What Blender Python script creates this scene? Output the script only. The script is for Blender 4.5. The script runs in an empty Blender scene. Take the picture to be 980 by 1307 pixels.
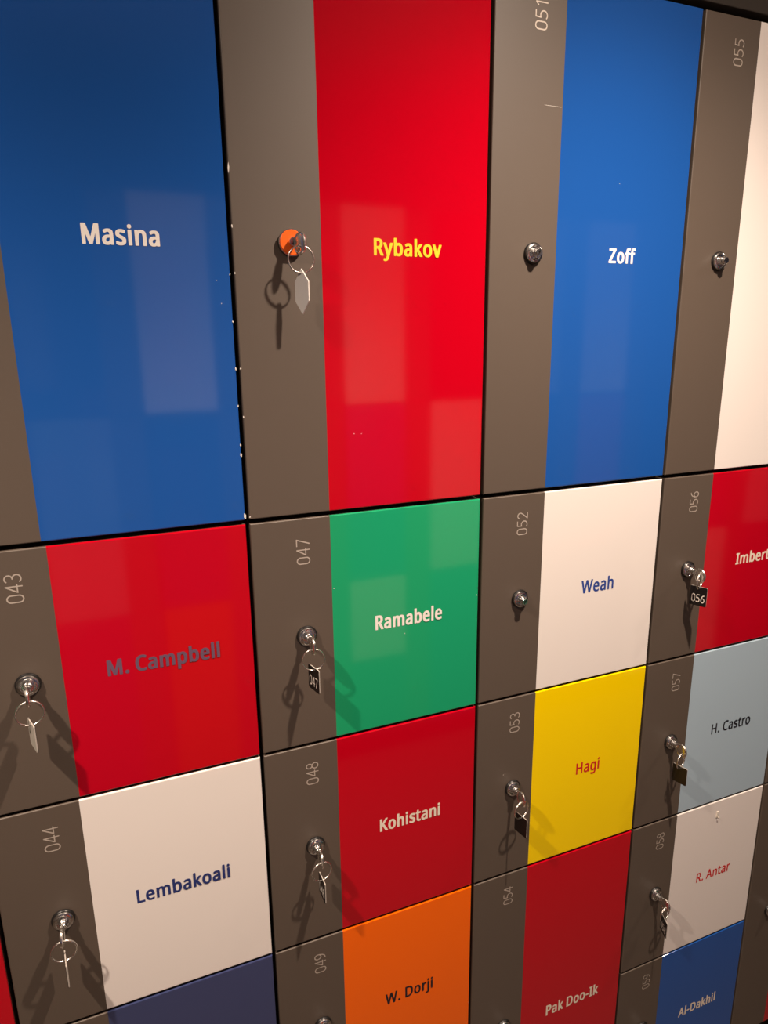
import bpy, bmesh, math, random
from mathutils import Vector, Matrix

# ------------------------------------------------------------------ camera, world, lights, exposure
S = 0.30                      # width of one locker column, metres
Z0 = 0.1 + 3.93 * S           # height of the seam under the tall top doors
C = bpy.context.scene.collection


def W(x, yd, d=0.0):
    """wall units (columns right, rows down, depth into the wall) -> world metres"""
    return Vector((x * S, d * S, Z0 - yd * S))


def material(name, base, rough=0.4, metal=0.0, spec=0.5, coat=0.0, noise=None, bump=None):
    m = bpy.data.materials.new(name)
    m.use_nodes = True
    nt = m.node_tree
    b = nt.nodes['Principled BSDF']
    b.inputs['Base Color'].default_value = (*base, 1)
    b.inputs['Roughness'].default_value = rough
    b.inputs['Metallic'].default_value = metal
    b.inputs['Specular IOR Level'].default_value = spec
    b.inputs['Coat Weight'].default_value = coat
    b.inputs['Coat Roughness'].default_value = 0.03
    tc = nt.nodes.new('ShaderNodeTexCoord')
    if noise:
        sc, amt = noise
        n = nt.nodes.new('ShaderNodeTexNoise')
        n.inputs['Scale'].default_value = sc
        n.inputs['Detail'].default_value = 4
        nt.links.new(tc.outputs['Object'], n.inputs['Vector'])
        mr = nt.nodes.new('ShaderNodeMapRange')
        mr.inputs['To Min'].default_value = rough * (1 - amt)
        mr.inputs['To Max'].default_value = rough * (1 + amt)
        nt.links.new(n.outputs['Fac'], mr.inputs['Value'])
        nt.links.new(mr.outputs['Result'], b.inputs['Roughness'])
    if bump:
        sc, st = bump
        n2 = nt.nodes.new('ShaderNodeTexNoise')
        n2.inputs['Scale'].default_value = sc
        n2.inputs['Detail'].default_value = 2
        nt.links.new(tc.outputs['Object'], n2.inputs['Vector'])
        bp = nt.nodes.new('ShaderNodeBump')
        bp.inputs['Strength'].default_value = st
        bp.inputs['Distance'].default_value = 0.001
        nt.links.new(n2.outputs['Fac'], bp.inputs['Height'])
        nt.links.new(bp.outputs['Normal'], b.inputs['Normal'])
    return m


sc = bpy.context.scene
cam_d = bpy.data.cameras.new('camera')
cam = bpy.data.objects.new('camera', cam_d)
C.objects.link(cam)
cam_d.sensor_fit = 'HORIZONTAL'
cam_d.sensor_width = 36.0
cam_d.lens = 36.0 * 877.69 / 980.0
cam_d.clip_start = 0.01
# rows of the camera frame (right, down, forward) in wall units (x right, y down, d into wall)
RR = ((0.9239921, 0.01156949, -0.38223652), (-0.10260155, 0.97039427, -0.21865012), (0.36839046, 0.24124904, 0.89782369))


def wv(v):
    return Vector((v[0], v[2], -v[1]))


right, down, fwd = wv(RR[0]), wv(RR[1]), wv(RR[2])
mw = Matrix.Identity(4)
for i in range(3):
    mw[i][0] = right[i]
    mw[i][1] = -down[i]
    mw[i][2] = -fwd[i]
mw.translation = W(-0.46950647, -0.64873252, -2.48161146)
cam.matrix_world = mw
sc.camera = cam

sc.view_settings.view_transform = 'Standard'
sc.view_settings.look = 'None'
sc.view_settings.gamma = 1.0
sc.view_settings.use_curve_mapping = False
sc.view_settings.exposure = 0.0

world = bpy.data.worlds.new('world')
sc.world = world
world.use_nodes = True
bg = world.node_tree.nodes['Background']
bg.inputs['Color'].default_value = (1.0, 0.8, 0.62, 1)
bg.inputs['Strength'].default_value = 0.03

LAMP_COL = (1.0, 0.80, 0.645)
CEIL_D = -3.05                 # ceiling height in rows above the seam
LAMPS = [(-2.4, 1.0), (1.5, 1.0), (6.2, 0.42)]   # aisle downlights: position, strength; last one added to brighten far-wall reflections
LAMP_W = 108.0
SPILL = 0.125
for lx, ls in LAMPS:
    ld = bpy.data.lights.new('downlight_beam', 'SPOT')
    ld.energy = LAMP_W * ls
    ld.color = LAMP_COL
    ld.spot_size = math.radians(122)
    ld.spot_blend = 1.0
    ld.shadow_soft_size = 0.018
    lo = bpy.data.objects.new('downlight_beam', ld)
    C.objects.link(lo)
    lo.location = W(lx, CEIL_D + 0.06, -1.68)
    sd = bpy.data.lights.new('downlight_spill', 'SPOT')   # the wide spill of the same lens
    sd.energy = LAMP_W * ls * SPILL
    sd.color = LAMP_COL
    sd.spot_size = math.radians(172)
    sd.spot_blend = 0.4
    sd.shadow_soft_size = 0.025
    so = bpy.data.objects.new('downlight_spill', sd)
    C.objects.link(so)
    so.location = W(lx, CEIL_D + 0.06, -1.68)

# ------------------------------------------------------------------ materials
GREY = material('umbra_grey_satin', (0.096, 0.073, 0.056), 0.50, spec=0.75, noise=(60, 0.06))
DARK = material('carcass_black', (0.012, 0.011, 0.010), 0.6, spec=0.2)
CHIP = material('bare_white_board', (0.80, 0.76, 0.70), 0.7)
CHROME = material('polished_chrome', (0.74, 0.73, 0.72), 0.20, metal=1.0)
STEEL = material('key_nickel', (0.82, 0.79, 0.74), 0.27, metal=1.0)
BLACKP = material('black_plastic', (0.010, 0.009, 0.009), 0.35)
ORANGEP = material('orange_plastic', (0.90, 0.135, 0.01), 0.35)
TAGBLACK = material('tag_black', (0.008, 0.006, 0.006), 0.3)
TAGGREY = material('tag_grey', (0.42, 0.38, 0.34), 0.45)
TAGLIGHT = material('tag_pale_grey', (0.70, 0.67, 0.63), 0.45)
FASCIA = material('fascia_grey_shaded', (0.032, 0.026, 0.021), 0.5, noise=(60, 0.06))  # locker grey darkened in the colour, for the weak light above the doors
ENGRAVE = material('tag_engraving', (0.75, 0.70, 0.64), 0.5)
SILVER = material('silver_vinyl', (0.62, 0.55, 0.48), 0.46, metal=0.42)
CLEAR = material('cream_plastic_hook', (0.78, 0.72, 0.62), 0.25)


def gloss(name, col):
    return material('gloss_' + name, col, 0.062, spec=0.75, noise=(9, 0.25), bump=(14, 0.02))


PAINT = {
    'blue': gloss('blue', (0.012, 0.088, 0.37)),
    'red': gloss('red', (0.50, 0.0006, 0.011)),
    'green': gloss('green', (0.012, 0.34, 0.145)),
    'white': gloss('white', (0.845, 0.795, 0.76)),
    'yellow': gloss('yellow', (0.98, 0.70, 0.0004)),
    'orange': gloss('orange', (0.98, 0.145, 0.0003)),
    'sky': gloss('sky_blue', (0.41, 0.54, 0.64)),
    'grey blue': gloss('grey_blue', (0.20, 0.25, 0.31)),
    'navy': gloss('navy', (0.045, 0.058, 0.15)),
}
INK = {
    'white': material('ink_white', (0.84, 0.80, 0.76), 0.5),
    'cream': material('ink_cream', (0.84, 0.74, 0.62), 0.5),
    'yellow': material('ink_yellow', (0.90, 0.62, 0.02), 0.5),
    'violet': material('ink_faded_violet', (0.13, 0.075, 0.13), 0.6),
    'blue': material('ink_blue', (0.022, 0.06, 0.30), 0.5),
    'navy': material('ink_navy', (0.018, 0.034, 0.17), 0.5),
    'red': material('ink_red', (0.62, 0.012, 0.012), 0.5),
    'black': material('ink_black', (0.010, 0.010, 0.016), 0.5),
}


# ------------------------------------------------------------------ mesh helpers
class MB:
    """collects faces with material slots, then links them as one mesh object"""

    def __init__(self):
        self.v, self.f, self.m = [], [], []

    def face(self, pts, mi=0):
        n = len(self.v)
        self.v += [tuple(p) for p in pts]
        self.f.append(tuple(range(n, n + len(pts))))
        self.m.append(mi)

    def add(self, verts, faces, mi=0):
        n = len(self.v)
        self.v += [tuple(p) for p in verts]
        for f in faces:
            self.f.append(tuple(n + i for i in f))
            self.m.append(mi)

    def flat(self, polys, fx, fz, y):
        """flat printed shapes facing -y, each piece a hair in front of the one before"""
        for i, pl in enumerate(polys):
            self.face([(fx(p), y - 6e-7 * i, fz(p)) for p in pl])
        self.flatten = True

    flatten = False

    def mesh(self, name, mats, smooth=None):
        me = bpy.data.meshes.new(name)
        me.from_pydata(self.v, [], self.f)
        for m in mats:
            me.materials.append(m)
        for p, mi in zip(me.polygons, self.m):
            p.material_index = mi
        bm = bmesh.new()
        bm.from_mesh(me)
        if self.flatten:
            bm.normal_update()
            for f in bm.faces:
                if f.normal.y > 0:
                    f.normal_flip()
        else:
            bmesh.ops.remove_doubles(bm, verts=bm.verts, dist=1e-6)
            bmesh.ops.recalc_face_normals(bm, faces=bm.faces)
        bm.to_mesh(me)
        bm.free()
        if smooth is not None:
            me.polygons.foreach_set('use_smooth', [True] * len(me.polygons))
            me.set_sharp_from_angle(angle=math.radians(smooth))
        return me


def link(name, me, parent=None, loc=(0, 0, 0)):
    o = bpy.data.objects.new(name, me)
    C.objects.link(o)
    o.location = loc
    if parent:
        o.parent = parent
    return o


def thing(name, label, cat, loc, group=None):
    o = bpy.data.objects.new(name, None)
    o.empty_display_size = 0.03
    C.objects.link(o)
    o.location = loc
    o['label'] = label
    o['category'] = cat
    if group:
        o['group'] = group
    return o


def slab(mb, x0, x1, z0, z1, yf, yb, b, sides='lrtb', mi=0, front=True, open_left=False):
    """board with its front face at yf (towards -y), rounded front edges on the named sides"""
    rings = []
    steps = 9 if b > 0 else 0
    for k in range(steps + 1):
        a = (k / steps) * math.pi / 2 if steps else math.pi / 2
        ins = b * (1 - math.sin(a))
        dy = b * (1 - math.cos(a))
        l = x0 + (ins if 'l' in sides else 0)
        r = x1 - (ins if 'r' in sides else 0)
        t = z1 - (ins if 't' in sides else 0)
        bo = z0 + (ins if 'b' in sides else 0)
        rings.append([(l, yf + dy, bo), (r, yf + dy, bo), (r, yf + dy, t), (l, yf + dy, t)])
    rings.append([(x0, yb, z0), (x1, yb, z0), (x1, yb, z1), (x0, yb, z1)])
    mb.face(rings[0], mi)
    mb.face(rings[-1][::-1], mi)
    for a, c in zip(rings, rings[1:]):
        for i in range(4):
            j = (i + 1) % 4
            mb.face([a[i], a[j], c[j], c[i]], mi)


def box(mb, x0, x1, y0, y1, z0, z1, mi=0):
    slab(mb, x0, x1, z0, z1, y0, y1, 0, '', mi)


def lathe(mb, prof, n=40, mi=0, axis='y', c=(0, 0, 0)):
    """profile of (radius, height) turned about the axis that points to the viewer (-y)"""
    rows = []
    for r, h in prof:
        row = []
        for i in range(n):
            a = 2 * math.pi * i / n
            row.append((c[0] + r * math.cos(a), c[1] - h, c[2] + r * math.sin(a)))
        rows.append(row)
    for a, b2 in zip(rows, rows[1:]):
        for i in range(n):
            j = (i + 1) % n
            mb.face([a[i], a[j], b2[j], b2[i]], mi)
    if prof[-1][0] > 1e-6:
        mb.face(rows[-1], mi)


def tube(mb, path, r, n=8, closed=False, mi=0):
    path = [Vector(p) for p in path]
    L = len(path)
    rows = []
    for i, p in enumerate(path):
        if closed:
            t = (path[(i + 1) % L] - path[i - 1]).normalized()
        else:
            t = (path[min(i + 1, L - 1)] - path[max(i - 1, 0)]).normalized()
        u = t.orthogonal() if abs(t.y) > 0.9 else t.cross(Vector((0, 1, 0)))
        u.normalize()
        w = t.cross(u)
        rows.append([p + r * (math.cos(2 * math.pi * k / n) * u + math.sin(2 * math.pi * k / n) * w) for k in range(n)])
    m = L if closed else L - 1
    for i in range(m):
        a, b2 = rows[i], rows[(i + 1) % L]
        for k in range(n):
            q = (k + 1) % n
            mb.face([a[k], a[q], b2[q], b2[k]], mi)
    if not closed:
        mb.face(rows[0][::-1], mi)
        mb.face(rows[-1], mi)


def hull2(pts):
    pts = sorted(set((round(x, 7), round(y, 7)) for x, y in pts))

    def half(seq):
        h = []
        for p in seq:
            while len(h) > 1 and (h[-1][0] - h[-2][0]) * (p[1] - h[-2][1]) - (h[-1][1] - h[-2][1]) * (p[0] - h[-2][0]) <= 0:
                h.pop()
            h.append(p)
        return h
    a, b2 = half(pts), half(pts[::-1])
    return a[:-1] + b2[:-1]


def stroke(polys, pl, rx, ry, closed=False, k=8):
    """thick line along a polyline, as convex pieces"""
    e = [(rx * math.cos(2 * math.pi * i / k + 0.39), ry * math.sin(2 * math.pi * i / k + 0.39)) for i in range(k)]
    n = len(pl)
    for i in range(n if closed else n - 1):
        p, q = pl[i], pl[(i + 1) % n]
        polys.append(hull2([(p[0] + a, p[1] + b2) for a, b2 in e] + [(q[0] + a, q[1] + b2) for a, b2 in e]))


# ------------------------------------------------------------------ lettering (outlines drawn as polygons)
GLYPH = {'-':(216,[[27,154,27,206,189,206,189,154]]),'.':(180,[[89,-9,81,-9,74,-7,67,-3,60,1,55,8,51,15,49,25,48,36,49,48,51,57,55,65,60,71,67,76,74,79,81,81,89,81,98,81,106,79,113,76,119,71,125,65,129,57,131,48,132,36,131,25,129,15,125,8,119,1,113,-3,106,-7,98,-9]]),'A':(429,[[0,0,187,482,242,482,428,0,366,0,308,148,118,148,61,0],[138,202,290,202,236,347,235,350,234,355,232,360,230,367,227,374,225,381,223,388,221,396,219,403,217,409,215,415,214,419,211,409,209,399,206,388,203,378,200,369,197,361,195,353,193,347]]),'C':(424,[[261,-7,226,-5,194,1,165,10,139,24,116,40,96,60,79,83,65,109,55,139,47,170,42,204,41,240,43,276,48,309,56,340,67,368,82,395,100,418,121,438,146,455,173,469,203,478,236,484,271,486,308,484,342,479,374,470,404,458,379,407,368,412,356,417,343,421,330,425,316,429,302,431,286,433,271,433,234,430,202,420,173,404,149,381,130,353,116,320,108,282,105,240,107,197,115,160,128,127,146,98,169,76,198,59,231,50,270,46,286,47,301,48,315,49,330,52,344,55,358,58,371,61,385,65,385,13,371,8,358,4,344,1,329,-2,314,-4,298,-6,280,-6]]),'D':(490,[[65,0,65,480,213,480,248,478,281,473,311,464,338,453,363,438,385,419,404,398,420,374,433,346,442,315,447,282,449,244,445,187,433,138,412,96,383,61,347,35,304,15,255,4,199,0],[126,52,191,52,276,64,337,99,373,159,385,242,383,287,374,326,359,358,338,383,312,403,281,417,245,425,204,428,126,428]]),'H':(498,[[65,0,65,480,126,480,126,277,371,277,371,480,432,480,432,0,371,0,371,224,126,224,126,0]]),'I':(228,[[27,0,27,35,83,48,83,431,27,445,27,480,200,480,200,445,144,431,144,48,200,35,200,0]]),'K':(416,[[65,0,65,480,126,480,126,243,136,255,146,266,157,277,167,289,177,300,187,312,198,323,208,334,338,480,408,480,218,271,416,0,345,0,175,229,126,186,126,0]]),'L':(352,[[65,0,65,480,126,480,126,54,335,54,335,0]]),'M':(609,[[65,0,65,480,154,480,302,87,305,87,455,480,544,480,544,0,484,0,484,295,484,312,485,330,485,347,486,364,487,380,487,395,488,408,489,420,486,420,326,0,277,0,119,420,116,420,117,409,118,396,119,381,120,364,120,347,121,328,121,310,121,291,121,0]]),'P':(406,[[65,0,65,480,192,480,236,477,273,470,304,459,329,443,348,422,361,398,369,370,372,338,371,319,368,300,362,282,354,264,344,248,330,233,314,220,294,208,272,199,245,192,215,188,181,187,126,187,126,0],[126,238,174,238,206,240,234,244,257,251,276,261,291,274,301,290,308,311,310,336,308,357,302,376,293,392,280,405,263,415,242,422,216,426,187,428,126,428]]),'R':(418,[[65,0,65,480,197,480,239,477,275,471,305,460,329,446,348,426,361,403,369,375,372,343,371,325,369,308,364,293,358,279,350,267,342,256,332,247,322,239,311,232,300,225,288,220,276,215,408,0,337,0,221,198,126,198,126,0],[126,249,197,249,225,251,248,255,267,262,283,272,294,285,303,301,308,319,310,340,308,362,303,381,294,396,281,407,265,416,245,422,222,426,194,427,126,427]]),'W':(625,[[135,0,8,480,71,480,146,187,150,171,153,156,157,141,160,127,162,113,165,99,167,86,169,73,170,86,173,100,175,114,179,130,182,145,186,160,190,175,194,190,279,480,341,480,429,188,434,173,438,157,442,142,445,127,448,112,451,98,453,85,455,73,457,85,459,98,462,112,465,127,468,141,471,156,475,172,479,187,553,480,616,480,488,0,427,0,334,314,323,353,320,363,318,372,316,380,314,388,310,409,309,403,308,395,305,385,303,372,299,357,295,343,291,328,287,312,196,0]]),'Z':(384,[[26,0,26,46,278,426,34,426,34,480,351,480,351,434,99,54,358,54,358,0]]),'a':(377,[[144,-7,121,-5,100,0,80,8,63,19,49,34,39,52,33,74,31,100,34,125,41,148,55,167,73,183,97,196,127,206,162,212,203,215,265,217,265,238,263,259,260,277,254,290,245,301,234,309,222,314,207,317,190,318,176,318,163,316,149,314,136,310,124,306,112,301,100,296,89,291,71,335,83,341,96,347,111,352,126,357,143,361,159,364,176,365,193,366,224,364,251,359,273,350,291,337,305,321,314,300,320,275,322,245,322,0,279,0,268,51,265,51,253,37,241,25,229,15,216,7,202,1,185,-3,166,-6],[158,41,180,43,200,47,218,55,234,66,247,80,256,98,262,119,264,144,264,176,211,174,180,172,154,167,133,161,118,152,107,142,98,130,94,116,92,99,93,85,97,73,102,63,110,55,120,49,132,44,144,42]]),'b':(413,[[228,-7,207,-6,189,-3,173,2,158,9,146,17,134,26,125,35,116,46,111,46,99,0,57,0,57,510,116,510,116,386,116,375,116,364,116,354,115,344,115,334,114,326,113,319,113,312,116,312,125,323,134,333,146,342,158,351,173,357,189,362,207,365,228,366,260,363,288,354,313,340,335,319,353,293,366,261,374,223,376,180,374,137,366,99,353,67,335,40,313,20,288,5,259,-4],[219,42,242,45,261,51,278,62,291,78,302,98,309,121,313,149,315,181,309,240,291,283,260,308,218,317,191,315,169,309,152,298,138,284,129,265,122,242,118,214,116,182,116,179,118,148,122,121,128,97,138,78,151,62,169,51,192,45]]),'e':(379,[[210,-7,185,-5,162,-2,140,5,120,14,101,26,85,40,71,57,59,76,49,98,42,122,38,149,37,177,38,206,42,232,48,257,57,279,68,299,81,316,96,331,112,344,131,354,151,361,173,365,196,367,218,365,239,362,258,355,276,347,291,335,305,322,317,307,327,290,335,271,340,250,343,228,345,204,345,169,98,169,101,140,107,115,116,93,129,76,146,62,165,52,188,46,213,44,230,44,245,45,260,47,274,50,287,54,301,58,314,63,328,69,328,17,315,11,301,6,287,2,274,-1,260,-4,245,-5,228,-6],[99,216,283,216,281,237,277,257,271,274,262,290,250,302,234,311,216,317,195,318,175,317,158,312,142,303,129,291,118,276,109,259,103,238]]),'f':(231,[[73,0,73,314,10,314,10,342,73,362,73,383,75,415,81,443,91,465,104,483,121,497,141,506,164,512,190,514,201,514,211,513,220,512,229,510,238,508,246,506,253,504,260,502,244,455,239,457,233,459,226,460,220,462,213,464,205,465,198,465,191,465,177,464,165,460,155,454,147,446,140,434,136,420,133,403,132,383,132,360,223,360,223,314,132,314,132,0]]),'g':(413,[[195,-161,157,-160,123,-155,92,-148,65,-138,65,-84,93,-96,125,-105,160,-110,198,-112,220,-110,240,-105,256,-97,271,-85,283,-70,291,-53,296,-33,298,-11,298,3,298,8,298,13,298,19,298,27,299,34,299,39,299,44,300,48,297,48,276,24,251,7,221,-3,185,-7,152,-4,123,6,98,21,76,42,59,69,47,101,39,138,37,179,39,220,47,256,59,288,76,316,98,338,123,354,152,364,185,367,202,366,219,363,234,359,249,353,263,346,275,336,287,325,298,312,301,312,309,360,356,360,356,-6,353,-42,346,-74,334,-100,317,-122,294,-139,267,-151,233,-159],[194,42,219,43,241,49,259,58,273,71,284,88,292,109,297,135,298,165,298,179,297,214,292,243,284,267,273,285,258,299,240,309,218,315,193,317,172,315,153,308,137,297,123,281,112,261,104,237,100,210,98,179,100,147,104,120,112,96,123,77,136,61,153,50,172,44]]),'h':(415,[[57,0,57,510,116,510,116,361,116,347,115,335,114,322,113,310,117,310,126,323,137,334,150,344,164,352,179,358,195,362,212,365,229,366,260,364,287,358,309,348,328,335,342,317,352,294,359,267,361,234,361,0,302,0,302,230,297,268,282,295,257,312,222,317,194,315,171,309,152,298,139,283,129,264,122,242,118,216,116,186,116,0]]),'i':(173,[[87,420,80,420,74,422,68,425,62,429,58,434,55,441,53,449,52,457,53,466,55,474,58,481,62,486,68,490,74,493,80,494,87,495,94,494,100,493,106,490,111,486,116,481,119,474,121,466,122,457,121,449,119,441,116,434,111,429,106,425,100,422,94,420],[57,0,57,360,116,360,116,0]]),'j':(173,[[87,420,80,420,74,422,68,425,62,429,58,434,55,441,53,449,52,457,53,466,55,474,58,481,62,486,68,490,74,493,80,494,87,495,94,494,100,493,106,490,111,486,116,481,119,474,121,466,122,457,121,449,119,441,116,434,111,429,106,425,100,422,94,420],[15,-161,7,-161,-1,-161,-8,-160,-15,-159,-21,-158,-27,-156,-32,-155,-37,-153,-37,-105,-32,-107,-27,-108,-21,-109,-16,-110,-11,-111,-5,-112,1,-112,7,-112,18,-111,27,-109,35,-106,43,-100,49,-93,54,-83,56,-71,57,-56,57,360,116,360,116,-54,115,-78,110,-99,103,-117,92,-133,78,-145,61,-154,39,-159]]),'k':(359,[[57,0,57,510,116,510,116,244,115,238,115,231,115,224,115,216,114,207,114,199,113,192,113,185,116,185,118,188,121,192,124,196,128,201,144,221,148,226,152,231,155,235,158,238,273,360,343,360,197,206,353,0,281,0,156,168,116,132,116,0]]),'l':(173,[[57,0,57,510,116,510,116,0]]),'m':(628,[[57,0,57,360,105,360,113,311,117,311,126,324,137,336,149,345,162,353,177,359,192,363,207,366,223,367,262,363,293,352,317,333,333,306,336,306,346,321,358,333,371,344,386,352,402,358,418,363,435,366,452,367,481,365,505,359,526,349,543,335,557,317,566,295,572,267,574,234,574,0,515,0,515,232,511,269,497,296,474,312,442,317,418,315,397,309,380,300,367,287,357,270,350,250,346,226,345,199,345,0,286,0,286,232,281,269,268,296,245,312,212,317,187,315,166,309,150,298,137,283,128,265,121,242,117,216,116,187,116,0]]),'n':(415,[[57,0,57,360,105,360,113,311,117,311,126,324,138,336,151,345,165,353,181,359,197,363,213,366,230,367,261,365,287,359,309,349,328,335,342,317,352,295,359,267,361,234,361,0,302,0,302,230,297,268,282,295,257,312,222,317,194,315,171,309,153,298,139,283,129,265,122,242,118,216,116,187,116,0]]),'o':(406,[[202,-7,179,-5,157,-1,136,6,117,15,100,27,84,42,70,59,58,79,49,101,42,125,38,152,37,181,40,223,48,260,62,292,82,318,106,339,135,355,168,364,204,367,228,365,250,361,271,354,290,345,308,333,324,318,337,301,349,282,358,260,365,236,369,209,370,181,367,139,359,101,345,69,325,42,300,21,271,6,239,-4],[203,42,229,45,251,52,269,63,283,80,295,100,303,123,307,150,309,181,307,211,303,238,295,261,283,281,269,297,251,308,229,315,203,317,177,315,155,308,137,297,123,281,112,261,104,238,100,211,98,181,100,150,104,123,112,100,123,80,138,63,156,52,178,45]]),'p':(413,[[57,-161,57,360,105,360,113,311,116,311,125,322,135,333,146,342,158,351,173,358,189,363,208,366,228,367,260,364,288,355,314,341,335,320,353,294,366,262,374,224,376,181,374,137,366,100,353,68,335,41,313,20,288,5,260,-4,228,-7,208,-6,190,-3,173,2,159,9,146,17,135,26,125,36,116,46,112,46,113,40,113,33,114,25,115,17,115,8,116,1,116,-7,116,-13,116,-161],[219,42,235,43,249,47,262,53,273,60,283,70,291,82,299,95,305,110,309,126,312,143,314,162,315,181,313,211,309,237,302,260,291,280,278,296,261,308,241,315,218,317,192,315,171,309,153,300,140,286,130,269,123,247,118,222,116,192,116,181,118,149,122,122,128,98,138,78,151,63,169,51,192,45]]),'r':(277,[[57,0,57,360,105,360,112,294,115,294,124,308,135,322,147,334,160,345,174,355,190,361,207,365,225,367,230,367,235,366,241,366,247,366,252,365,258,364,263,364,267,363,260,308,255,309,251,310,246,311,241,312,236,312,231,313,226,313,221,313,207,312,194,309,182,304,169,298,158,290,147,280,138,268,131,256,124,241,120,226,117,210,116,192,116,0]]),'s':(322,[[148,-7,130,-6,113,-5,97,-3,83,-1,70,3,57,7,46,11,35,16,35,70,46,65,59,60,72,55,87,50,102,46,118,43,133,42,149,41,170,42,188,45,203,49,214,55,223,63,229,72,233,83,234,94,234,101,233,107,230,113,227,118,223,124,217,129,209,134,200,140,190,145,177,151,162,157,146,164,129,171,113,177,99,184,86,191,74,198,64,206,55,214,48,223,42,233,38,244,35,257,34,271,37,293,44,312,55,328,72,342,92,353,115,360,140,365,169,367,185,366,201,365,216,363,231,360,245,357,258,353,271,348,284,343,264,296,252,300,241,304,229,308,216,312,204,315,191,317,178,318,165,318,148,318,133,315,120,312,110,307,101,300,95,293,92,284,91,275,91,268,93,261,96,255,99,249,104,244,111,239,119,234,129,229,140,224,152,219,167,212,183,206,200,200,215,193,229,186,242,180,253,172,263,165,272,156,279,147,284,137,288,126,291,113,291,99,289,75,282,53,270,35,253,20,231,8,207,0,179,-5]]),'t':(242,[[167,-7,153,-6,140,-4,127,-1,115,3,104,9,94,16,85,26,77,37,70,50,65,66,63,84,62,105,62,314,11,314,11,343,62,366,86,443,121,443,121,360,225,360,225,314,121,314,121,106,122,91,125,77,130,66,137,57,145,51,155,46,165,43,177,42,184,42,191,42,198,43,205,44,212,45,218,46,223,48,228,49,228,4,222,2,216,0,209,-2,201,-4,192,-5,184,-6,175,-7]]),'v':(341,[[136,0,0,360,63,360,140,148,142,140,145,132,148,124,151,115,154,106,157,97,159,89,162,80,164,72,166,65,167,58,169,52,171,52,173,58,175,65,177,73,179,81,182,89,184,98,187,107,190,116,193,124,196,133,199,140,201,148,278,360,341,360,204,0]]),'y':(343,[[56,-161,49,-161,41,-161,35,-160,28,-160,22,-159,17,-158,12,-157,7,-156,7,-109,11,-109,16,-110,20,-111,25,-111,30,-112,36,-112,41,-113,47,-113,62,-112,75,-108,87,-103,97,-95,106,-86,114,-75,121,-63,127,-49,146,-1,1,360,64,360,142,155,147,142,151,129,156,116,160,104,164,92,167,80,170,68,172,57,175,57,177,66,180,76,183,88,187,101,191,115,196,128,201,142,206,156,279,360,343,360,187,-50,177,-74,166,-96,153,-115,139,-131,122,-144,103,-154,81,-159]])}
CAP = 480.0


def fill_loops(loops):
    cu = bpy.data.curves.new('outline', 'CURVE')
    cu.dimensions = '2D'
    cu.fill_mode = 'BOTH'
    for l in loops:
        sp = cu.splines.new('POLY')
        sp.points.add(len(l) - 1)
        for i, (x, y) in enumerate(l):
            sp.points[i].co = (x, y, 0, 1)
        sp.use_cyclic_u = True
    ob = bpy.data.objects.new('outline', cu)
    me = bpy.data.meshes.new_from_object(ob)
    vs = [tuple(v.co[:2]) for v in me.vertices]
    polys = [[vs[i] for i in p.vertices] for p in me.polygons]
    bpy.data.objects.remove(ob)
    bpy.data.curves.remove(cu)
    bpy.data.meshes.remove(me)
    return polys


FILL = {}
for ch, (adv, loops) in GLYPH.items():
    LL = [[(l[i] / CAP, l[i + 1] / CAP) for i in range(0, len(l), 2)] for l in loops]
    FILL[ch] = (adv / CAP, LL, fill_loops(LL))


def text_polys(s, weight):
    """flat polygons for a word, cap height 1, baseline 0; weight 0 regular .. 1 bold"""
    polys, x = [], 0.0
    rx, ry = 0.066 * weight, 0.036 * weight
    for ch in s:
        if ch == ' ':
            x += 0.36
            continue
        adv, LL, F = FILL[ch]
        x += 0.040 * weight
        for p in F:
            polys.append([(a + x, b2) for a, b2 in p])
        if weight > 0:
            for l in LL:
                stroke(polys, [(a + x, b2) for a, b2 in l], rx, ry, True)
        x += adv + 0.040 * weight
    return polys


def arc(cx, cy, rx, ry, a0, a1, n=14):
    return [(cx + rx * math.cos(math.radians(a0 + (a1 - a0) * i / n)), cy + ry * math.sin(math.radians(a0 + (a1 - a0) * i / n))) for i in range(n + 1)]


def digit(ch):
    if ch == '0':
        return [arc(.26, .74, .24, .26, 0, 180) + arc(.26, .26, .24, .26, 180, 360) + [(.5, .74)]]
    if ch == '1':
        return [[(.1, .8), (.3, 1), (.3, 0)]]
    if ch == '2':
        return [arc(.25, .73, .24, .27, 160, -20) + [(.40, .50), (.02, 0), (.5, 0)]]
    if ch == '3':
        return [arc(.22, .76, .24, .24, 140, -90) + arc(.22, .26, .27, .26, 90, -140)]
    if ch == '4':
        return [[(.40, 0), (.40, 1), (.0, .30), (.52, .30)]]
    if ch == '5':
        return [[(.46, 1), (.08, 1), (.06, .56)] + arc(.20, .30, .28, .30, 110, -130)]
    if ch == '6':
        return [[(.44, .97), (.28, .93), (.12, .75), (.02, .46)] + arc(.26, .29, .24, .29, 170, -180)]
    if ch == '7':
        return [[(.02, 1), (.5, 1), (.16, 0)]]
    if ch == '8':
        return [arc(.26, .76, .20, .24, -90, 270, 20), arc(.26, .26, .25, .26, 90, 450, 20)]
    return [arc(.26, .71, .24, .29, 0, 360, 20) + [(.49, .54), (.40, .25), (.24, .07), (.08, .03)]]


def digit_polys(s, r, adv=0.70):
    polys = []
    for i, ch in enumerate(s):
        for pl in digit(ch):
            stroke(polys, [(a + i * adv, b2) for a, b2 in pl], r, r, False, 8)
    return polys


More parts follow.
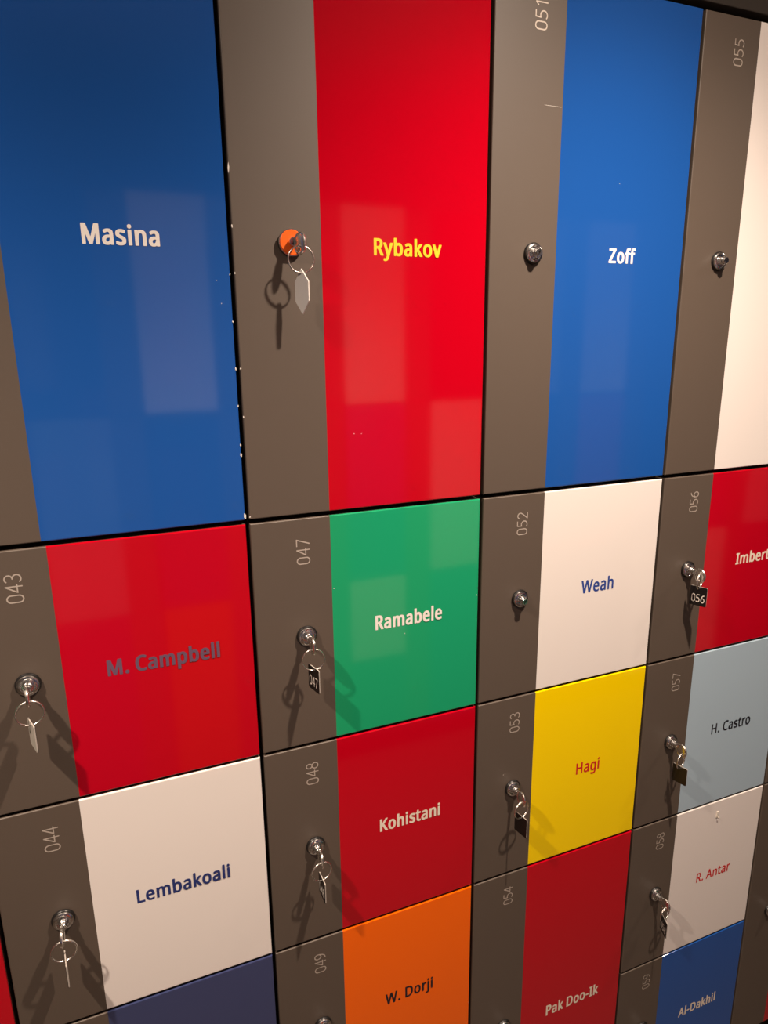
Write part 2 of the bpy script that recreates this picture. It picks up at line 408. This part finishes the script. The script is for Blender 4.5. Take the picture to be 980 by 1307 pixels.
# ------------------------------------------------------------------ the room around the aisle
def structure(name, x0, x1, d0, d1, y0, y1, mat):
    a, b2 = W(x0, y1, d0), W(x1, y0, d1)
    mb = MB()
    box(mb, a.x, b2.x, a.y, b2.y, a.z, b2.z)
    o = link(name, mb.mesh(name, [mat]))
    o['kind'] = 'structure'
    return o


FLOOR_M = material('floor_grey_vinyl', (0.075, 0.055, 0.040), 0.5, noise=(30, 0.2))
CEIL_M = material('ceiling_paint', (0.55, 0.52, 0.48), 0.8)
WALL_M = material('wall_paint', (0.36, 0.33, 0.30), 0.7)
FLOOR_Y = 3.93 + 0.1 / S
AISLE = 4.40
structure('floor', -9, 14, -AISLE - 2.0, 2.0, FLOOR_Y, FLOOR_Y + 0.2, FLOOR_M)
structure('ceiling', -9, 14, -AISLE - 2.0, 2.0, CEIL_D - 0.2, CEIL_D, CEIL_M)
structure('wall_back', -9, 14, 1.62, 2.0, CEIL_D, FLOOR_Y, WALL_M)
structure('wall_left', -9.3, -9, -AISLE - 2.0, 2.0, CEIL_D, FLOOR_Y, WALL_M)
structure('wall_right', 14, 14.3, -AISLE - 2.0, 2.0, CEIL_D, FLOOR_Y, WALL_M)
structure('wall_front', -9, 14, -AISLE - 2.0, -AISLE - 1.6, CEIL_D, FLOOR_Y, WALL_M)

# ------------------------------------------------------------------ lockers
ROW = {0: (-1.957, -0.0095), 1: (0.0085, 0.9745), 2: (0.9875, 1.9600), 3: (1.9735, 2.9425), 4: (2.9560, 3.9230)}
EDGE = 0.0080                  # half the upright gap between doors


def locker(num, label, x, r0, r1, paint, name=None, strip=0.32, back=False, number_col=None, front=True, group='lockers in the coloured wall', extra=None):
    """x: left edge in columns; rows r0..r1; back=True stands on the far side of the aisle and faces this wall"""
    yt, yb = ROW[r0][0], ROW[r1][1]
    base = W(x, yb, -AISLE if back else 0)
    t = thing('locker', label, 'locker', base, group)
    sgn = 1
    if back:
        base2 = W(x + 1, yb, -AISLE)
        t.location = base2
        t.rotation_euler = (0, 0, math.pi)
    w, h = S, (yb - yt) * S
    # open-fronted carcass behind the door
    mb = MB()
    g, ft, dep = 0.0006, 0.016, 0.44
    zt, zb = h + 0.0015, -0.0015
    box(mb, g, ft, 0.0205, dep, zb, zt)
    box(mb, w - ft, w - g, 0.0205, dep, zb, zt)
    box(mb, ft, w - ft, 0.0205, dep, zb, zb + ft)
    box(mb, ft, w - ft, 0.0205, dep, zt - ft, zt)
    box(mb, ft, w - ft, dep - 0.006, dep, zb + ft, zt - ft)
    link('carcass', mb.mesh('carcass', [DARK]), t)
    # door: grey board with the paint-coloured front set into it
    e, s, b = EDGE * S, strip * S, 0.0013
    mb = MB()
    slab(mb, e, s, 0, h, 0, 0.0195, b, 'ltb')
    slab(mb, s, w - e, 0, h, 0.003, 0.0195, 0, '')
    d = link('door', mb.mesh('door', [GREY]), t)
    mb = MB()
    slab(mb, s, w - e, 0, h, 0, 0.003, b, 'rtb')
    p = link('colour_panel', mb.mesh('colour_panel', [PAINT[paint]]), d)
    p['label'] = {'sky': 'pale blue'}.get(paint, paint) + ' gloss front panel'
    if name:
        txt, x0, x1, base_y, cap, wt, ink = name
        polys = text_polys(txt, wt)
        lo = min(q[0] for pl in polys for q in pl)
        hi = max(q[0] for pl in polys for q in pl)
        k = (x1 - x0) / (hi - lo)
        mb = MB()
        mb.flat(polys, lambda q: (x0 - x + (q[0] - lo) * k) * S, lambda q: (yb - base_y + q[1] * cap) * S, -0.0001)
        link('name_lettering', mb.mesh('name_lettering', [INK[ink]]), d)
    if num:
        polys = digit_polys(num, 0.045, 0.70)
        mb = MB()
        cap = 0.050
        mb.flat(polys, lambda q: (0.233 - q[1] * cap) * S, lambda q: h - (0.183 - q[0] * 0.0525) * S, -0.0001)
        link('number_lettering', mb.mesh('number_lettering', [number_col or SILVER]), d)
    return t, d, h


LOCK_X = 0.208
lock_cache = {}


def lock_meshes():
    if lock_cache:
        return lock_cache
    mb = MB()
    lathe(mb, [(0.0126, 0.0), (0.0126, 0.0020), (0.0120, 0.0028), (0.0106, 0.0028)], 48)
    lock_cache['washer'] = mb.mesh('washer', [BLACKP], 40)
    mb = MB()
    lathe(mb, [(0.0112, 0.0024), (0.0112, 0.0040), (0.0109, 0.0049), (0.0101, 0.0055), (0.0084, 0.0058), (0.0078, 0.0052), (0.0064, 0.0050), (0.0061, 0.0050), (0.0056, 0.0098), (0.0048, 0.0108), (0.0044, 0.0108)], 48)
    lock_cache['body'] = mb.mesh('cam_lock', [CHROME], 28)
    mb = MB()
    lathe(mb, [(0.0044, 0.0098), (0.0044, 0.0136), (0.0039, 0.0143), (0.0002, 0.0143)], 32)
    lock_cache['plug'] = mb.mesh('plug', [CHROME], 28)
    mb = MB()
    box(mb, -0.0006, 0.0006, -0.01445, -0.0134, -0.0030, 0.0030)
    box(mb, -0.0012, 0.0012, -0.01445, -0.0134, -0.0006, 0.0010)
    lock_cache['keyhole'] = mb.mesh('keyhole', [BLACKP])
    mb = MB()
    lathe(mb, [(0.0136, 0.0034), (0.0137, 0.0050), (0.0133, 0.0060), (0.0127, 0.0060)], 48)
    lock_cache['rim'] = mb.mesh('cam_lock', [CHROME], 28)
    mb = MB()
    lathe(mb, [(0.0128, 0.0040), (0.0127, 0.0062), (0.0120, 0.0068), (0.0046, 0.0068)], 48)
    lock_cache['cap'] = mb.mesh('orange_cap', [ORANGEP], 28)
    return lock_cache


def add_lock(t, h, orange=False, rz=0.0, dz=0.0):
    L = lock_meshes()
    loc = (LOCK_X * S, 0, h / 2 + dz)
    if orange:
        o = link('cam_lock', L['rim'], t, loc)
        c = link('orange_cap', L['cap'], o)
        c['label'] = 'round orange cap of the lock'
    else:
        o = link('cam_lock', L['body'], t, loc)
    w = link('washer', L['washer'], o)
    if orange:
        w.scale = (1.07, 1, 1.07)
    link('plug', L['plug'], o).rotation_euler = (0, rz, 0)
    link('keyhole', L['keyhole'], o).rotation_euler = (0, rz, 0)
    return o


# ------------------------------------------------------------------ keys
def key_mesh():
    """nickel key in the local y-z plane, blade tip at y = 0, bow towards -y and drooping"""
    mb = MB()
    T = 0.0013
    n = 28
    # bow: flat rounded disc with a hanging hole
    cy, cz, R = -0.0118, -0.0030, 0.0104
    hy, hz, hr = -0.0128, -0.0088, 0.0026
    outer = [(cy + R * 0.92 * math.cos(2 * math.pi * i / n), cz + R * math.sin(2 * math.pi * i / n)) for i in range(n)]
    inner = [(hy + hr * math.cos(2 * math.pi * i / n), hz + hr * math.sin(2 * math.pi * i / n)) for i in range(n)]
    o2 = [(cy + (R - .0013) * 0.92 * math.cos(2 * math.pi * i / n), cz + (R - .0013) * math.sin(2 * math.pi * i / n)) for i in range(n)]
    for i in range(n):
        j = (i + 1) % n
        for sx in (-1, 1):
            mb.face([(sx * T, *o2[i]), (sx * T, *o2[j]), (sx * T, *inner[j]), (sx * T, *inner[i])])
            mb.face([(sx * T, *o2[i]), (sx * T, *o2[j]), (sx * T * .4, *outer[j]), (sx * T * .4, *outer[i])])
        mb.face([(-T * .4, *outer[i]), (-T * .4, *outer[j]), (T * .4, *outer[j]), (T * .4, *outer[i])])
        mb.face([(-T, *inner[i]), (-T, *inner[j]), (T, *inner[j]), (T, *inner[i])])
    rim = [(0.0, cy + (R - .0008) * 0.92 * math.cos(2 * math.pi * i / n), cz + (R - .0008) * math.sin(2 * math.pi * i / n)) for i in range(n)]
    tube(mb, rim, 0.0017, 8, True)
    # shoulder and blade
    box(mb, -T * .9, T * .9, -0.0050, -0.0008, -0.0046, 0.0046)
    box(mb, -T * .7, T * .7, -0.0016, 0.0085, -0.0030, 0.0030)
    for k in range(4):
        box(mb, -T * .7, T * .7, 0.0006 + k * 0.002, 0.0016 + k * 0.002, -0.0040, -0.0030)
    return mb.mesh('key_blade', [STEEL], 35)


def ring_mesh(R):
    mb = MB()
    n = 44
    for off in (-0.00045, 0.00045):
        tube(mb, [(R * math.cos(2 * math.pi * i / n), off, R * math.sin(2 * math.pi * i / n)) for i in range(n)], 0.00074, 8, True)
    return mb.mesh('split_ring', [STEEL], 60)


def tag_mesh(w, h, hexa=False):
    """two-layer plastic tag hung from a hole near its top; front -y black, back grey"""
    if hexa:
        ol = [(0, 0.004), (w / 2, -0.0085), (w / 2, -h + 0.013), (0, -h), (-w / 2, -h + 0.013), (-w / 2, -0.0085)]
        mats = [TAGLIGHT, TAGLIGHT]
    else:
        c = 0.0016
        ol = []
        for sx, sz, a0 in ((1, 1, 0), (-1, 1, 90), (-1, -1, 180), (1, -1, 270)):
            cx = sx * (w / 2 - c)
            cz = 0.0035 - c if sz > 0 else -h + 0.0035 + c
            for k in range(4):
                a = math.radians(a0 + 30 * k)
                ol.append((cx + c * math.cos(a), cz + c * math.sin(a)))
        mats = [TAGBLACK, TAGGREY]
    mb = MB()
    T = 0.0008
    n = len(ol)
    mb.face([(x, -T, z) for x, z in ol], 0)
    mb.face([(x, T, z) for x, z in ol][::-1], 1)
    for i in range(n):
        j = (i + 1) % n
        a, b2 = ol[i], ol[j]
        mb.face([(a[0], -T, a[1]), (b2[0], -T, b2[1]), (b2[0], -T * .5, b2[1]), (a[0], -T * .5, a[1])], 0)
        mb.face([(a[0], -T * .5, a[1]), (b2[0], -T * .5, b2[1]), (b2[0], T, b2[1]), (a[0], T, a[1])], 1)
    return mb.mesh('number_tag', mats)


KEY_ME = key_mesh()
RING_ME = ring_mesh(0.0132)
TAG_ME = tag_mesh(0.0245, 0.030)
HEX_ME = tag_mesh(0.020, 0.041, True)


def key_set(label, lk, num, yaw=0.0, ring_yaw=0.0, tag_deg=75, tag_dx=0.0, hexa=False, ring_tilt=0.0, tag_tilt=0.0, lift=0.0):
    """a key standing in the lock lk with its split ring and number tag"""
    bpy.context.view_layer.update()
    t = thing('key_with_tag', label, 'key', lk.matrix_world.translation + Vector((0, -0.0127, 0)), 'keys hanging in the locker locks')
    k = link('key_blade', KEY_ME, t)
    k.rotation_euler = (0, 0, yaw)
    hole = Vector((0, -0.0128, -0.0088))
    hole.rotate(k.rotation_euler)
    r = link('split_ring', RING_ME, t)
    r.rotation_euler = (ring_tilt, 0, ring_yaw)
    down_v = Vector((0, 0, -1))
    down_v.rotate(r.rotation_euler)
    r.location = hole + down_v * (0.0132 - 0.0016 - lift)
    g = link('number_tag', HEX_ME if hexa else TAG_ME, t)
    g.rotation_euler = (0, tag_tilt, -math.radians(tag_deg))
    g.location = r.location + down_v * 0.0132 + Vector((tag_dx, 0, 0.0002))
    if num:
        mb = MB()
        cap = 0.0115
        polys = digit_polys(num, 0.062, 0.72)
        mb.flat(polys, lambda q: (q[0] - 0.98) * cap * 0.82, lambda q: -0.0205 + q[1] * cap, -0.0009)
        link('tag_number', mb.mesh('tag_number', [ENGRAVE]), g)
    return t


def chips(d, spots):
    """small white nicks where the paint is gone: (x, y) in wall units relative to the door's thing, size"""
    mb = MB()
    for x, z, w, h, y in spots:
        pts = []
        if w > 5 * h:                                  # a scratch
            mb.face([(x - w, y, z - h), (x + w, y, z - h * 1.6), (x + w, y, z + h * .4), (x - w, y, z + h)])
            continue
        for i in range(6):
            a = math.pi / 3 * i + x * 50
            q = 1 + 0.25 * math.sin(i * 2.1 + z * 90)
            pts.append((x + w * q * math.cos(a), y, z + h * q * math.sin(a)))
        mb.face(pts)
    mb.flatten = True
    o = link('paint_chips', mb.mesh('paint_chips', [CHIP]), d)
    o['label'] = 'white nicks in the paint'

# ------------------------------------------------------------------ the coloured wall, column by column
# name: word, x start, x end, baseline, cap height (wall units), weight, ink
LK = {}


def put(key, *a, **k):
    LK[key] = locker(*a, **k)


# column left of the frame edge
put('za', None, 'tall white locker beyond the left edge of the photo', -2, 0, 0, 'white')
put('zb', None, 'small green locker beyond the left edge, above the bottom left red one', -2, 1, 1, 'green')
put('zc', None, 'red locker peeking in at the bottom left corner', -2, 2, 2, 'red')
put('zd', None, 'tall white locker beyond the left edge, below the bottom left red one', -2, 3, 4, 'white')
# first full column
put('042', '042', 'tall blue locker with bold white lettering at the upper left', -1, 0, 0, 'blue', ('Masina', -0.463, -0.229, -0.958, 0.058, 1, 'white'), strip=0.308)
put('043', '043', 'red locker numbered 043 with faded violet lettering', -1, 1, 1, 'red', ('M. Campbell', -0.536, -0.136, 0.514, 0.058, 1, 'violet'))
put('044', '044', 'white locker numbered 044 with dark blue lettering at the lower left', -1, 2, 2, 'white', ('Lembakoali', -0.527, -0.162, 1.503, 0.060, 0.75, 'navy'), strip=0.315)
put('045', '045', 'navy locker cut off by the bottom edge, under the white one numbered 044', -1, 3, 4, 'navy', strip=0.315)
# second column
put('046', '046', 'tall red locker with yellow lettering and an orange lock cap', 0, 0, 0, 'red', ('Rybakov', 0.521, 0.797, -0.956, 0.056, 0.9, 'yellow'))
put('047', '047', 'green locker numbered 047 with white lettering', 0, 1, 1, 'green', ('Ramabele', 0.504, 0.813, 0.520, 0.060, 1, 'white'))
put('048', '048', 'red locker numbered 048 with cream lettering', 0, 2, 2, 'red', ('Kohistani', 0.511, 0.812, 1.503, 0.061, 0.9, 'cream'))
put('049', '049', 'orange locker numbered 049 at the bottom centre', 0, 3, 3, 'orange', ('W. Dorji', 0.526, 0.781, 2.494, 0.062, 0.6, 'black'))
put('050', '050', 'small blue locker under the orange one, below the frame', 0, 4, 4, 'blue')
# third column
put('051', '051', 'tall blue locker with white lettering between the red and the white tall lockers', 1, 0, 0, 'blue', ('Zoff', 1.589, 1.730, -0.960, 0.056, 0.9, 'white'))
put('052', '052', 'white locker numbered 052 with blue lettering', 1, 1, 1, 'white', ('Weah', 1.551, 1.740, 0.522, 0.062, 0.6, 'blue'))
put('053', '053', 'yellow locker numbered 053 with red lettering', 1, 2, 2, 'yellow', ('Hagi', 1.588, 1.733, 1.508, 0.062, 0.65, 'red'))
put('054', '054', 'tall red locker numbered 054 with cream lettering, under the yellow one', 1, 3, 4, 'red', ('Pak Doo-Ik', 1.486, 1.842, 3.008, 0.066, 0.9, 'cream'))
# fourth column
put('055', '055', 'tall white locker numbered 055 at the upper right edge', 2, 0, 0, 'white')
put('056', '056', 'red locker numbered 056 with white lettering at the right edge', 2, 1, 1, 'red', ('Imbert', 2.542, 2.785, 0.512, 0.058, 0.9, 'cream'))
put('057', '057', 'pale blue locker numbered 057 with black lettering', 2, 2, 2, 'sky', ('H. Castro', 2.508, 2.803, 1.506, 0.060, 0.6, 'black'))
put('058', '058', 'white locker numbered 058 with red lettering at the lower right', 2, 3, 3, 'white', ('R. Antar', 2.525, 2.793, 2.500, 0.062, 0.5, 'red'))
put('059', '059', 'dark blue locker with cream lettering at the lower right', 2, 4, 4, 'blue', ('Al-Dakhil', 2.505, 2.812, 3.500, 0.064, 0.8, 'cream'))
# column at the right edge
put('060', '060', 'tall blue locker beyond the upper right edge of the photo', 3, 0, 0, 'blue')
put('061', '061', 'small white locker beyond the right edge, beside the red one', 3, 1, 1, 'white')
put('062', '062', 'grey edge of a small locker at the right edge, beside the pale blue one', 3, 2, 2, 'green')
put('063', '063', 'tall grey and red locker cut off by the lower right edge', 3, 3, 4, 'red')

# fascia above the doors and plinth under them
mb = MB()
a, b2 = W(-2, -1.985, 0), W(4, -2.45, 0)
slab(mb, a.x, b2.x, a.z, b2.z, 0.0, 0.02, 0.0012, 'b')
box(mb, a.x, b2.x, 0.02, 0.44, a.z, b2.z)
o = link('fascia_panel', mb.mesh('fascia_panel', [FASCIA]))
o['label'] = 'grey fascia, darkened for shade, running above the tall lockers, seen at the upper right corner'
o['category'] = 'panel'
mb = MB()
a, b2 = W(-2, FLOOR_Y, 0), W(4, 3.928, 0)
box(mb, a.x, b2.x, 0.04, 0.44, a.z, b2.z)
o = link('plinth', mb.mesh('plinth', [DARK]))
o['label'] = 'black plinth under the wall of lockers'
o['category'] = 'plinth'

# ------------------------------------------------------------------ locks
LOCKS = {}
for key, (t, d, h) in LK.items():
    LOCKS[key] = add_lock(t, h, orange=(key == '046'), rz=0.5 if key in ('046', '052') else 0.0)
for key in ('051', '055'):
    for ch in LOCKS[key].children:
        if ch.name.startswith(('plug', 'keyhole')):
            ch.rotation_euler = (0, 0.35, 0)

# ------------------------------------------------------------------ keys in the locks
key_set('key and pointed grey tag hanging from the orange lock cap', LOCKS['046'], None, yaw=0.3, ring_yaw=-0.1, tag_deg=243, hexa=True, lift=0.002)
key_set('key in the red locker numbered 043, its tag showing the grey back', LOCKS['043'], '043', yaw=0.06, ring_yaw=0.1, tag_deg=252)
key_set('key in the green locker, with black tag 047', LOCKS['047'], '047', yaw=0.0, ring_yaw=-0.15, tag_deg=77)
key_set('key in the red locker with black tag 056', LOCKS['056'], '056', yaw=0.0, ring_yaw=0.5, tag_deg=68, lift=0.010)
key_set('key in the white locker numbered 044, its tag seen edge-on', LOCKS['044'], '044', yaw=-0.06, ring_yaw=0.05, tag_deg=84)
key_set('key in the red locker numbered 048, black tag turned sideways', LOCKS['048'], '048', yaw=0.0, ring_yaw=0.1, tag_deg=89)
key_set('key in the yellow locker, black tag beside the yellow panel', LOCKS['053'], None, yaw=0.0, ring_yaw=0.2, tag_deg=80)
key_set('key in the pale blue locker with black tag', LOCKS['057'], None, yaw=0.0, ring_yaw=0.35, tag_deg=77)
key_set('key in the white locker numbered 058, black tag over its white panel', LOCKS['058'], '058', yaw=0.0, ring_yaw=0.25, tag_deg=111)

# ------------------------------------------------------------------ nicks along door edges and specks on the panels
def spot_list(key, pts):
    t, d, h = LK[key]
    out = []
    for x, y, w, hh, yy in pts:
        p = W(x, y)
        out.append((p.x - t.location.x, p.z - t.location.z, w, hh, yy))
    chips(d, out)


E0 = -0.0084
spot_list('042', [(E0, -0.875, .0006, .0012, -.0003), (E0, -0.72, .0006, .0012, -.0003), (E0, -0.56, .0008, .0016, -.0003), (E0, -0.43, .0006, .0014, -.0003), (E0, -0.29, .0007, .0015, -.0003), (E0, -0.254, .0008, .0028, -.0003), (E0, -0.025, .0011, .0040, -.0003), (-.055, -.855, .0006, .0005, -.0003), (-.043, -.78, .0005, .0004, -.0003)])
E1 = 0.0086
spot_list('046', [(E1, -1.21, .0007, .0055, -.0003), (E1, -1.03, .0006, .0020, -.0003), (E1, -.88, .0006, .0010, -.0003), (E1, -.56, .0007, .0012, -.0003), (E1, -.39, .0007, .0012, -.0003), (.010, -.02, .0009, .0009, -.0003), (.428, -.305, .0005, .0004, -.0003), (.458, -.303, .0005, .0004, -.0003)])
spot_list('047', [(.637, .56, .0006, .0006, -.0003), (.328, .31, .0005, .0008, -.0003), (.984, .44, .0006, .0009, -.0003)])
spot_list('051', [(1.275, -1.523, .0120, .00016, -.0003), (1.62, -1.27, .0005, .0005, -.0003)])

# small stuck-on hook near the top of the lower right white locker
p = W(2.632, 2.062)
mb = MB()
slab(mb, -0.0019, 0.0019, -0.0055, 0.0060, -0.0014, 0.0, 0.0007)
tube(mb, [(0, -0.0008, -0.0035), (0, -0.0026, -0.0052), (0, -0.0038, -0.0044), (0, -0.0040, -0.0030)], 0.0010, 8)
o = link('adhesive_hook', mb.mesh('adhesive_hook', [CLEAR], 40), None, p)
o['label'] = 'tiny cream adhesive hook near the top of the white locker numbered 058'
o['category'] = 'hook'

# ------------------------------------------------------------------ ceiling downlights
LENS = material('lamp_lens', (0.8, 0.8, 0.8), 0.5)
nt = LENS.node_tree
nt.nodes['Principled BSDF'].inputs['Emission Color'].default_value = (1.0, 0.8, 0.6, 1)
nt.nodes['Principled BSDF'].inputs['Emission Strength'].default_value = 6.0
for i, (lx, ls) in enumerate(LAMPS):
    t = thing('downlight', ['recessed ceiling downlight left of the photo', 'recessed ceiling downlight above the middle of the lockers', 'added unseen ceiling downlight at the right, brightening the far lockers'][i], 'light', W(lx, CEIL_D, -1.68), 'ceiling downlights over the aisle')
    mb = MB()
    n = 40
    prof = [(0.030, 0.004), (0.044, 0.002), (0.045, 0.0), (0.030, 0.0)]
    for (r1, h1), (r2, h2) in zip(prof, prof[1:] + prof[:1]):
        for k in range(n):
            a, c = 2 * math.pi * k / n, 2 * math.pi * (k + 1) / n
            mb.face([(r1 * math.cos(a), r1 * math.sin(a), -h1), (r1 * math.cos(c), r1 * math.sin(c), -h1), (r2 * math.cos(c), r2 * math.sin(c), -h2), (r2 * math.cos(a), r2 * math.sin(a), -h2)])
    link('trim_ring', mb.mesh('trim_ring', [CHROME], 40), t)
    mb = MB()
    mb.face([(0.030 * math.cos(2 * math.pi * k / n), 0.030 * math.sin(2 * math.pi * k / n), -0.001) for k in range(n)])
    link('lens', mb.mesh('lens', [LENS]), t)

# ------------------------------------------------------------------ the facing wall of lockers, seen as reflections in the gloss panels
FAR = 'lockers on the far side of the aisle'
far = [(-2.07, ['navy', 'navy', 'white']), (-1.07, ['navy', 'grey blue', 'navy']), (-0.07, ['white', 'navy', 'orange']), (0.93, ['red', 'navy', 'blue']),
       (1.93, ['white', 'blue', 'white', 'navy']), (2.93, ['red', 'white', 'blue']), (3.93, ['sky', 'navy', 'green']), (4.93, ['white', 'red', 'navy']), (5.93, ['navy', 'blue', 'white']), (6.93, ['blue', 'navy', 'white']), (7.93, ['navy', 'sky', 'navy'])]
ordw = ['first', 'second', 'third', 'fourth', 'fifth', 'sixth', 'seventh', 'eighth', 'ninth', 'tenth', 'eleventh']
for i, (x, cols) in enumerate(far):
    parts = (((0, 0), cols[0], 'tall', 'top'), ((1, 2), cols[1], 'tall', 'middle'), ((3, 4), cols[2], 'tall', 'bottom'))
    if len(cols) == 4:
        parts = parts[:2] + (((3, 3), cols[2], 'small', 'third'), ((4, 4), cols[3], 'small', 'bottom'))
    for (r0, r1), colr, size, where in parts:
        tt = locker(None, '%s %s locker across the aisle, %s row, %s column from the left' % (size, colr, where, ordw[i]), x, r0, r1, colr, back=True, group=FAR)
        add_lock(tt[0], tt[2])
